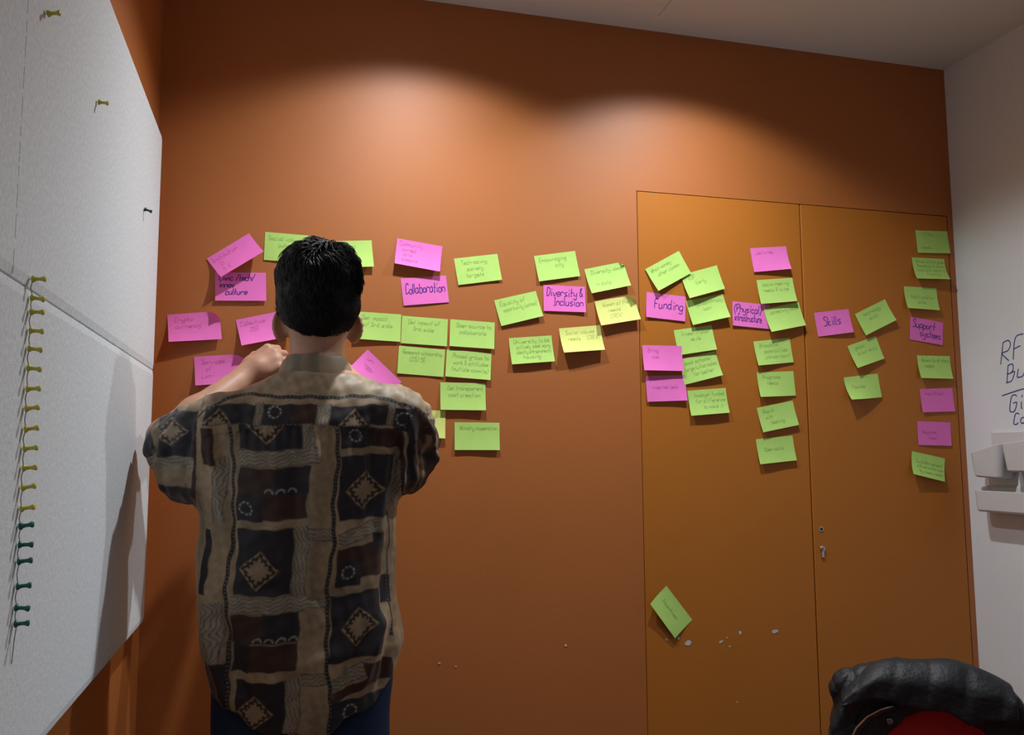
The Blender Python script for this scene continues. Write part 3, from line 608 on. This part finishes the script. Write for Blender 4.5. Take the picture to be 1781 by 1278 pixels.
tang -= N0 * (tang * N0).sum(1, keepdims=True); tang /= np.linalg.norm(tang, axis=1, keepdims=True) + 1e-9
tp_ = np.clip((P0[:, 2] - (hz - .01)) / .07, 0, 1); ln = (.012 + .026 * tp_) * r2.uniform(.6, 1.25, len(P0)); lift = (.0016 + .0095 * tp_ ** 1.5) * r2.uniform(.3, 1.2, len(P0))
side = np.cross(N0, tang); curl = wav(P0, 60, 21) * .010 * tp_; NS = 6; vs_ = []; w0 = .0009 + .0007 * tp_
for j in range(NS):
    t = j / (NS - 1); c = P0 + tang * (ln * t)[:, None] + N0 * (lift * math.sin(t * 2.2) - .002 * t * (1 - tp_) - ln * ln * t * t * 4.5 - .0006)[:, None] + side * (curl * t * t)[:, None]
    w_ = w0 * (1 - t) ** .6 + .00008
    vs_.append(np.stack([c + side * w_[:, None], c - side * w_[:, None] * .5 + N0 * w_[:, None] * .8, c - side * w_[:, None] * .5 - N0 * w_[:, None] * .8], 1))
VV = np.stack(vs_, 1); nS = len(P0); base = (np.arange(nS) * NS * 3)[:, None]
FF = np.concatenate([base + np.array([j * 3 + k, j * 3 + (k + 1) % 3, (j + 1) * 3 + (k + 1) % 3, (j + 1) * 3 + k]) for j in range(NS - 1) for k in range(3)])
locks = npmesh('hair_locks', VV.reshape(-1, 3), FF, HAIR, hair); locks['kind'] = 'stuff'

# shirt
SZ = [.76, .86, .95, 1.05, 1.15, 1.25, 1.33, 1.385, 1.42, 1.45, 1.475, 1.50]
SA = [.160, .176, .196, .189, .189, .191, .192, .188, .168, .135, .098, .06]
SC = [.048, .048, .050, .037, .036, .036, .040, .049, .060, .068, .066, .063]
SB = [.118, .124, .130, .127, .125, .124, .120, .112, .100, .086, .072, .06]
CY = -.505
Sf = Field((-.32, -.70, .74), (.40, -.28, 1.53), .0040)
def torso(X, Y, Z):
    a = np.interp(Z, SZ, SA); b = np.interp(Z, SZ, SB); c = np.interp(Z, SZ, SC)
    q = (np.abs((X - c) / a) ** 2.4 + np.abs((Y - CY) / b) ** 2.4) ** (1 / 2.4); return (q - 1) * np.minimum(a, b) * .9
Sf.fn(torso); Sf.fn(lambda X, Y, Z: 1.485 - Z + 0 * X, .01, 's')
for S_, E2, hang0, hang1, r0, r1 in ((SL + (-.012, 0, -.008), (-.212, -.395, 1.340), (-.140, -.505, 1.285), (-.200, -.415, 1.272), .070, .064), (SR + (.012, 0, -.008), (.272, -.405, 1.340), (.225, -.505, 1.300), (.262, -.425, 1.285), .068, .062)):
    Sf.cap((.06, -.525, 1.430 if S_[0] > 0 else 1.418), S_ + (0, 0, .005), .050, .058, .03); Sf.cap(S_, E2, r0, r1, .025); Sf.cap(hang0, hang1, .056, .048, .03)
for S_, E_, W_, sg in ((SL, EL, WL, -1), (SR, ER, WR, 1)):       # sleeve ends stay open around the arm
    d = (E_ - S_) / np.linalg.norm(E_ - S_); Sf.cap(E_ - d * .005, E_ + d * .10, .049, .062, .006, 's')
def hem(X, Y, Z): return Z - (.803 + .072 * ((X - .045) / .165) ** 2 + .008 * np.sin(X * 60))
Sf.fn(hem, .006, 's')
V, F = Sf.mesh(3); V, F = split4(V, F); V = relax(V, F, .4); N_ = normals(V, F)
x, y, z = V.T
# folds: gathers under the yoke, drag lines at the shoulders, bunching above the hem
r3 = np.random.default_rng(9); slm = np.clip((np.abs(x - .035) - .185) / .03, 0, 1) * (z > 1.2)
disp = .0024 * wav(V * (1, 1, .6), 42, 31) + .0009 * wav(V, 150, 32) + slm * (.0035 * wav(V, 85, 33) + .002 * wav(V, 170, 34))
def fold(x0, z0, x1, z1, wd, amp):
    global disp
    dx, dz = x1 - x0, z1 - z0; L2 = dx * dx + dz * dz; t = ((x - x0) * dx + (z - z0) * dz) / L2; dist = ((x - x0) * dz - (z - z0) * dx) / math.sqrt(L2)
    disp = disp + 1.5 * amp * np.exp(-(dist / wd) ** 2) * np.exp(-np.clip(np.abs(t - .5) - .3, 0, 9) ** 2 / .05) * (y < CY + .06)
for a in ((-.14, 1.37, -.10, 1.15, .010, .005), (-.115, 1.37, -.075, 1.1, .009, -.004), (.20, 1.37, .185, 1.15, .010, .006), (.225, 1.36, .205, 1.2, .008, -.006), (.17, 1.37, .16, 1.2, .009, -.004), (.235, 1.36, .225, 1.22, .008, .006),
          (.06, 1.37, .055, 1.0, .014, .004), (.02, 1.3, .03, .95, .013, -.003), (-.13, 1.0, -.09, .86, .012, .008), (-.105, 1.02, -.06, .88, .012, -.006), (.20, 1.02, .15, .88, .012, .009), (.215, .98, .19, .86, .010, -.008), (.17, .99, .10, .87, .012, -.005),
          (-.15, 1.15, -.13, .98, .012, .005), (.205, 1.15, .19, 1.0, .012, -.005), (-.20, 1.40, -.25, 1.29, .010, .006), (-.17, 1.40, -.20, 1.25, .009, -.006), (-.23, 1.38, -.27, 1.30, .008, -.005), (.26, 1.40, .30, 1.28, .010, -.006), (.28, 1.40, .32, 1.30, .009, .007), (.245, 1.38, .26, 1.26, .008, .006),
          (-.02, 1.2, .12, 1.16, .012, .0025), (-.05, 1.08, .1, 1.05, .012, -.0025), (.0, .93, .12, .95, .012, .003)): fold(*a)
yoke = 1.376 - .012 * ((x - .05) / .15) ** 2
disp = disp + np.where((z > yoke) & (x > -.15) & (x < .235), .0022, 0) + .0016 * np.sin(x * 330) * np.exp(-np.clip(yoke - z, 0, 1) / .03) * (z < yoke)
V = V + N_ * disp[:, None]
# garment coordinates (about one millimetre per unit): px across the back, py down it
a_ = np.interp(z, SZ, SA); b_ = np.interp(z, SZ, SB); c_ = np.interp(z, SZ, SC)
rel = (x - c_) / a_; plan = 515 + (x - .036) / .00106
lim = .86; xl = c_ + np.sign(rel) * lim * a_; depth = np.clip(y - (CY - b_ * .52), 0, 1)
px = np.where((np.abs(rel) < lim) & (y < CY), plan, 515 + (xl - .036) / .00106 + np.sign(rel) * (np.abs(x - xl) + depth) / .00106)
slv = (x < -.160) & (z > 1.19); px = np.where(slv, 345 + (x + .158) / .00118, px); srv = (x > .226) & (z > 1.19); px = np.where(srv, 690 + (x - .222) / .00144, px)
py = 1275 - (z - .807) / .00105
px = px + 2.2 * np.sin(py * .045) + 1.2 * np.sin(py * .13 + 1); py = py + 2.2 * np.sin(px * .05 + .5) + 1.0 * np.sin(px * .17)
TAN, NAV, BRN, WOOD, LINE, PALE = [np.array(c) for c in ((.315, .232, .142), (.017, .0155, .021), (.042, .018, .011), (.285, .245, .18), (.012, .0115, .014), (.45, .43, .40))]
px0, py0 = px, py
def print_at(ox, oy):
    px, py = px0 + ox, py0 + oy
    C = np.tile(TAN, (len(V), 1)) * (1 + .20 * wav(np.stack([px, py * .35, px * 0], 1), .09, 41) + .10 * wav(np.stack([px, py, px * 0], 1), .4, 42))[:, None]
    def paint(m, c): C[m] = c * (1 + .10 * wav(np.stack([px, py, px * 0], 1)[m], .25, 43))[:, None]
    def rect(x0, y0, x1, y1, c, sl=0): paint((px > x0) & (px < x1) & (py - sl * (px - x0) > y0) & (py - sl * (px - x0) < y1), c)
    def wood(x0, y0, x1, y1, vert, sl=0):
        m = (px > x0) & (px < x1) & (py - sl * (px - x0) > y0) & (py - sl * (px - x0) < y1); paint(m, WOOD)
        p, q = (px, py) if vert else (py, px)
        g_ = np.sin((p - (x0 if vert else y0)) * .45 + 2.6 * np.sin(q * .105) + 1.2 * np.sin(q * .23)); paint(m & (np.abs(g_) < .33), WOOD * .22)
        e = 1.6; paint(m & ((px < x0 + e) | (px > x1 - e)) if vert else m & ((py - sl * (px - x0) < y0 + e) | (py - sl * (px - x0) > y1 - e)), WOOD * .3)
    def vline(pts, wd, c=LINE):
        P = np.array(pts, float); xc = np.interp(py, P[:, 1], P[:, 0]); m = (np.abs(px - xc) < wd / 2) & (py > P[0, 1]) & (py < P[-1, 1]); paint(m, c)
        paint((np.abs(px - xc) < 1.0) & m & (np.sin(py * .9) > .6), PALE * .5)
    def hline(pts, wd, c=LINE):
        P = np.array(pts, float); yc = np.interp(px, P[:, 0], P[:, 1]); m = (np.abs(py - yc) < wd / 2) & (px > P[0, 0]) & (px < P[-1, 0]); paint(m, c)
        paint((np.abs(py - yc) < 1.0) & m & (np.sin(px * .9) > .6), PALE * .5)
    def ring(cx, cy, r=10.5):
        d = np.hypot(px - cx, (py - cy)); th = np.arctan2(py - cy, px - cx); paint((np.abs(d - r) < 1.5) & (np.sin(th * 9) > -.45), PALE * .75)
    def diamond(cx, cy, hw=33, hh=34, y0=-9e9, y1=9e9):
        dx, dy = (px - cx) / hw, (py - cy) / hh; d = np.abs(dx) + np.abs(dy); th = np.arctan2(dy, dx); jag = .05 * np.sign(np.sin(th * 12)); cl = (py > y0) & (py < y1)
        paint((d < 1.02) & cl, TAN * 1.05); paint((d < .92 + jag) & cl, BRN * .55); paint((np.abs(dx) + np.abs(dy) < .66 + jag * 1.6) & cl, TAN * .92)
    def scallop(x0, x1, y0):
        for cx in np.arange(x0 + 8, x1 - 6, 20):
            d = np.hypot(px - cx, py - y0); paint((np.abs(d - 7) < 1.3) & (py < y0), PALE * .7)
    # yoke
    rect(346, 696, 431, 731, NAV); wood(431, 690, 446, 731, True); rect(446, 693, 496, 731, NAV); ring(465, 706); rect(496, 694, 538, 731, BRN); wood(538, 690, 564, 731, True)
    rect(564, 694, 668, 731, NAV); wood(668, 690, 682, 731, True); rect(682, 698, 712, 738, NAV); ring(696, 716); rect(712, 702, 740, 745, BRN)
    diamond(368, 735, 28, 34, 0, 731); diamond(606, 735, 30, 35, 0, 731)
    hline([(330, 712), (360, 694), (400, 680), (430, 675), (500, 681), (560, 679), (600, 674), (660, 683), (700, 692), (740, 716)], 6.5)
    hline([(340, 731), (740, 731)], 1.6, LINE * 1.5)
    # left half of the back
    rect(340, 735, 362, 800, BRN); rect(342, 915, 358, 1030, NAV); wood(362, 790, 384, 905, True); wood(352, 1045, 384, 1150, True); rect(345, 1150, 400, 1240, NAV)
    rect(406, 732, 514, 776, NAV); diamond(452, 729, 34, 36, 732, 999); wood(403, 777, 542, 807, False, -.03); wood(514, 732, 536, 777, True)
    rect(404, 808, 466, 856, BRN); rect(466, 806, 527, 858, NAV * .9); rect(404, 856, 448, 902, NAV); ring(422, 880); rect(448, 856, 525, 900, BRN); scallop(450, 522, 852)
    rect(405, 915, 500, 1031, NAV); diamond(444, 987); wood(500, 913, 526, 1033, True); wood(398, 1033, 526, 1062, False); wood(526, 918, 568, 940, False); wood(526, 1040, 560, 1056, False)
    rect(398, 1064, 451, 1112, BRN); rect(451, 1062, 513, 1112, NAV * .9); rect(402, 1112, 433, 1163, NAV); rect(433, 1114, 513, 1160, BRN); scallop(436, 512, 1110)
    rect(408, 1178, 491, 1290, NAV); diamond(440, 1232, 30, 30); wood(491, 1175, 517, 1290, True); wood(520, 1168, 566, 1190, False)
    vline([(391, 733), (394, 800), (398, 900), (392, 1000), (390, 1060), (396, 1150), (400, 1290)], 6.5)
    # right half
    rect(582, 732, 637, 772, NAV); ring(609, 749); rect(637, 736, 697, 771, BRN); rect(580, 785, 681, 902, NAV); diamond(627, 850, 35, 35); wood(681, 782, 704, 890, True)
    wood(578, 926, 668, 952, False, -.30); rect(578, 953, 640, 985, BRN, -.1); rect(640, 930, 664, 960, NAV); rect(578, 975, 624, 1020, NAV); ring(599, 996); rect(624, 957, 668, 1008, BRN)
    rect(567, 1036, 662, 1152, NAV, -.05); diamond(618, 1093); wood(572, 1180, 640, 1204, False, -.42); rect(572, 1205, 690, 1222, BRN, -.35); rect(630, 1160, 690, 1200, BRN); rect(572, 1218, 690, 1290, NAV); ring(603, 1240, 11)
    rect(664, 1010, 690, 1060, NAV); rect(676, 880, 700, 1000, TAN * .9); vline([(676, 890), (684, 960), (678, 1060), (690, 1120)], 5)
    vline([(577, 733), (573, 850), (570, 950), (563, 1030), (560, 1100), (568, 1200), (570, 1290)], 7)
    # sleeves
    L_ = slv & (py > 700); m0 = L_.copy()
    paint(m0 & (py < 788), NAV); paint(m0 & (px < 275) & (py < 790) & (px > 262), TAN * .8); diamond(300, 738, 26, 30, 712, 785); paint(m0 & (py > 842), LINE * 1.3)
    m1 = m0 & (py > 788) & (py < 806); paint(m1, WOOD); paint(m1 & (np.abs(np.sin(py * .45 + 2 * np.sin(px * .1))) < .26), WOOD * .25); paint(m0 & (py > 745) & (px > 336), BRN)
    R_ = srv & (py > 716); paint(R_ & (np.sin(px * .17 + .3) > .15), NAV); paint(R_ & (np.sin(px * .17 + .3) < -.55), BRN); paint(R_ & (np.abs(px - 722 - (py - 760) * .12) < 3.5), LINE); paint(R_ & (py > 835), LINE * 1.3)
    return C
C = sum(print_at(ox, oy) for ox, oy in ((-.8, -.3), (.3, -.8), (.8, .3), (-.3, .8))) / 4
SHIRT = mat('printed_rayon', (.3, .25, .2), .52, .35, attr='print', noise=(900, .16), bump=(900, .15, .0006), sheen=.08)
shirt = npmesh('shirt', V, F, SHIRT, man); setcol(shirt, 'print', C); shirt['label'] = 'loose short sleeved shirt printed with tan, navy and brown patches'
# collar: stand and turned down leaf, open at the throat
prof = [(.0600, 1.472), (.0590, 1.500), (.0600, 1.522), (.0640, 1.527), (.0680, 1.520), (.0760, 1.497), (.0840, 1.474), (.0800, 1.470), (.0700, 1.486), (.0630, 1.492)]
V = []; F = []; nt_ = 64; npf = len(prof)
for k in range(nt_ + 1):
    a = math.radians(-90) + (k / nt_ - .5) * math.radians(310); fr = abs(k / nt_ - .5) * 2
    for r, zz in prof: V.append((hx - .003 + r * math.cos(a) * (1.0 + .02 * math.sin(a * 9)), -.492 + r * 1.02 * math.sin(a), zz - .020 * fr ** 2 - (.010 * fr if zz < 1.48 else 0) + .0015 * math.sin(a * 7)))
for k in range(nt_):
    for j in range(npf): F.append((k * npf + j, k * npf + (j + 1) % npf, (k + 1) * npf + (j + 1) % npf, (k + 1) * npf + j))
F += [tuple(range(npf)), tuple(nt_ * npf + j for j in range(npf))[::-1]]
co = mesh_obj('collar', V, F, SHIRT, shirt, True); fixn(co.data); sub = co.modifiers.new('subdivision', 'SUBSURF'); sub.levels = sub.render_levels = 1
P = np.array(V); CC = np.tile(TAN * .95, (len(V), 1)) * (1 + .15 * wav(P, 90, 51))[:, None]
CC[(np.abs(P[:, 0] - hx + .012) < .012)] = WOOD * .7; CC[(P[:, 0] < hx - .035) & (P[:, 0] > hx - .05)] = WOOD * .55
setcol(co, 'print', CC)
# trousers and shoes
Jf = Field((-.17, -.66, .03), (.27, -.36, 1.0), .0075)
Jf.ell((.048, -.503, .92), (.168, .112, .12), 0)
for s, cx in ((-1, -.032), (1, .130)): Jf.cap((cx, -.50, .86), (cx + s * .012, -.495, .46), .093, .070, .03); Jf.cap((cx + s * .012, -.495, .46), (cx + s * .016, -.50, .07), .070, .062, .02)
V, F = Jf.mesh(2); V, F = split4(V, F); V = relax(V, F); V += normals(V, F) * (.0022 * wav(V * (1, 1, .6), 45, 61))[:, None]
npmesh('trousers', V, F, JEAN, man)['label'] = 'dark blue denim trousers'
for s, cx in ((-1, -.048), (1, .146)):
    Q_ = Field((cx - .08, -.62, -.005), (cx + .08, -.24, .13), .006); Q_.ell((cx, -.40, .035), (.046, .145, .042), 0); Q_.ell((cx, -.48, .060), (.042, .068, .055), .03); Q_.fn(lambda X, Y, Z: Z - .001 + 0 * X, .004, 's')
    V, F = Q_.mesh(2); npmesh('shoe', V, F, SHOE, man)
# ------------------------------------------------------------------ red chair with a quilted jacket over its back
CX, CYY, CR = 1.320, -.745, math.radians(-34)
chair = empty('chair', (CX, CYY, 0)); chair.rotation_euler = (0, 0, CR)
tag(chair, 'red upholstered chair at the lower right, with a black jacket over its back', 'chair')
RED = mat('red_upholstery', (.42, .022, .026), .85, .2, noise=(200, .12), bump=(500, .3, .001), sheen=.2); CHR = mat('grey_chair_metal', (.35, .35, .36), .3, metal=1)
# chair space: x across, -y towards the sitter's front (the camera), z up
CTOP = .845
def f0(X): return -.55 * X * X          # the back wraps forwards at its sides
def slab(X, Y, Z, gx, gt, gz):
    RC = .135 + gz; qx = np.abs(X) - (.172 + gx) + RC; qz = np.abs(Z - (CTOP - .23)) - (.23 + gz) + RC
    d2 = np.sqrt(np.maximum(qx, 0) ** 2 + np.maximum(qz, 0) ** 2) + np.minimum(np.maximum(qx, qz), 0) - RC
    dy = np.abs(Y - f0(X)) - gt; r = .018
    return np.sqrt(np.maximum(d2 + r, 0) ** 2 + np.maximum(dy + r, 0) ** 2) + np.minimum(np.maximum(d2 + r, dy + r), 0) - r
Cf = Field((-.25, -.12, .36), (.25, .07, .90), .006); Cf.fn(lambda X, Y, Z: slab(X, Y, Z, 0, .024, 0)); V, F = Cf.mesh(2)
npmesh('backrest', V, F, RED, chair)
Cf = Field((-.26, -.52, .38), (.26, .02, .49), .008); Cf.ell((0, -.24, .435), (.235, .235, .04), 0); Cf.fn(lambda X, Y, Z: np.maximum(np.abs(X) - .22, np.maximum(np.abs(Y + .24) - .22, np.abs(Z - .435) - .028)), .02); V, F = Cf.mesh(2)
npmesh('seat', V, F, RED, chair)
for sx in (-1, 1):
    MB().tube([(sx * .19, -.42, .41), (sx * .20, -.44, .012), (sx * .20, -.44, 0)], .012, 12).build('leg', CHR, chair, True)
    MB().tube([(sx * .17, .035, .60), (sx * .18, .035, .42), (sx * .20, .06, .012), (sx * .20, .06, 0)], .012, 12).build('leg', CHR, chair, True)
MB().tube([(-.19, .04, .40), (.19, .04, .40)], .010, 10).build('stretcher', CHR, chair, True)
# jacket
jk = empty('jacket', (CX, CYY, 0)); jk.rotation_euler = (0, 0, CR); tag(jk, 'black quilted jacket with a metal zip hung over the red chair back', 'jacket')
NYL = mat('black_quilted_nylon', (.011, .013, .016), .55, .35, noise=(120, .2), bump=(75, .45, .006)); LIN = mat('black_lining', (.012, .012, .014), .7); BRASS = mat('brass_zip', (.62, .52, .32), .3, metal=1); SNAP = mat('gunmetal_snap', (.25, .25, .26), .3, metal=1)
OA, OT = .005, .795            # centre and top of the opening that shows the chair
Jk = Field((-.31, -.20, .36), (.31, .14, .94), .0042)
Jk.fn(lambda X, Y, Z: slab(X, Y, Z - .004, .030 + .02 * np.clip((.80 - Z) / .4, 0, 1), .050 + .012 * np.clip((.86 - Z) / .4, 0, 1), .032))
Jk.fn(lambda X, Y, Z: slab(X, Y, Z, .003, .0265, .003), 0, 's')          # hollow where the chair back is
Jk.cap((-.09, -.012, .838), (-.158, -.02, .822), .045, .043, .02)
Jk.fn(lambda X, Y, Z: slab(X, Y, Z, .003, .0265, .003), 0, 's')
def opening(X, Y, Z):
    zt = OT - .085 * (np.abs(X - OA) / .115) ** 2.2
    return np.maximum(np.maximum((Z - zt) * .8, Y - f0(X) + .012), -1 + 0 * X)
Jk.fn(opening, .012, 's')
Jk.fn(lambda X, Y, Z: Z - .40 - .02 * np.sin(X * 25) + 0 * Y, .01, 's')
V, F = Jk.mesh(2); V, F = split4(V, F); V = relax(V, F); N_ = normals(V, F); x, y, z = V.T
arc = x + 0 * y; up_ = z - .35 * np.abs(x) ** 1.5
q1 = (arc * 1.0 + up_ * .55) / .062; q2 = (arc * 1.0 - up_ * .55) / .062
seam = np.minimum(np.abs(q1 - np.round(q1)), np.abs(q2 - np.round(q2))); puff = np.clip(seam / .22, 0, 1) ** .6
V = V + N_ * (0.0038 * (puff - 1) + .0014 * wav(V, 70, 71) + .0012 * wav(V, 170, 72))[:, None]
npmesh('shell', V, F, NYL, jk)
# collar turned down over the front of the top edge
def lowz(a): return float(np.interp(a, [-.19, -.13, -.06, .02, .055, .09, .13], [.800, .818, .812, .800, .778, .796, .80]))
def topz(a): return CTOP + .052 - (.165 - math.sqrt(max(.165 ** 2 - max(0, abs(a) - .037) ** 2, 1e-6)))
nu, nv = 60, 12; V = []; F = []
for a_i in range(nu + 1):
    a = -.178 + .320 * a_i / nu
    for j in range(nv + 1):
        t = j / nv; zt, zl = topz(a), min(lowz(a), topz(a) - .012); zz = zt + (zl - zt) * t
        V.append((a, float(f0(np.float64(a))) - .012 - .058 * math.sin(min(1, t * 1.9) * math.pi / 2) - .006 * t - .0026 * min(1, abs(math.sin((a + .10 * t * .25) * 47)) * 1.6) + .002 * math.sin(a * 90 + t * 7) * t + (.016 if j == 0 else 0), zz + .003 * math.sin(a * 45) - (.010 if j == 0 else 0) + .0014 * min(1, abs(math.sin(a * 47)) * 1.6)))
for a_i in range(nu):
    for j in range(nv): k = a_i * (nv + 1) + j; F.append((k, k + 1, k + nv + 2, k + nv + 1))
co = mesh_obj('collar', V, F, NYL, jk, True); so = co.modifiers.new('solid', 'SOLIDIFY'); so.thickness = .007; so.offset = 0
co2 = co.modifiers.new('bevel', 'SUBSURF'); co2.levels = co2.render_levels = 1
def front(a, zz, off): return (a, float(f0(np.float64(a))) - .050 - .012 * max(0, (.86 - zz) / .4) - off, zz)
zp = [front(a, zz, o_) for a, zz, o_ in ((-.080, .806, .014), (-.105, .796, .011), (-.130, .780, .008), (-.152, .756, .006), (-.166, .728, .006), (-.172, .68, .006), (-.174, .60, .006), (-.175, .44, .006))]
zt = MB(); zt.tube(zp, .0022, 8); zo = zt.build('zip', BRASS, jk, True)
MB().tube([(p[0] + .006, p[1] + .003, p[2] - .002) for p in zp], .0045, 8).build('zip_tape', LIN, jk, True)
for a, zz, o_ in ((-.088, .775, .012), (-.060, .828, .022), (.172, .765, .012), (-.11, .69, .008)):
    M_ = Matrix.Translation(front(a, zz, o_)) @ Matrix.Rotation(math.pi / 2, 4, 'X')
    MB().lathe([(.0001, .003), (.004, .0032), (.0062, .0022), (.007, 0), (.007, -.004)], 18, M_).build('snap', SNAP, jk, True)
tab = MB().box((-.030, -.004, -.016), (.030, .004, .016), .003).build('shoulder_tab', NYL, jk); tab.location = front(.172, .765, .004); tab.rotation_euler = (0, .75, .25)
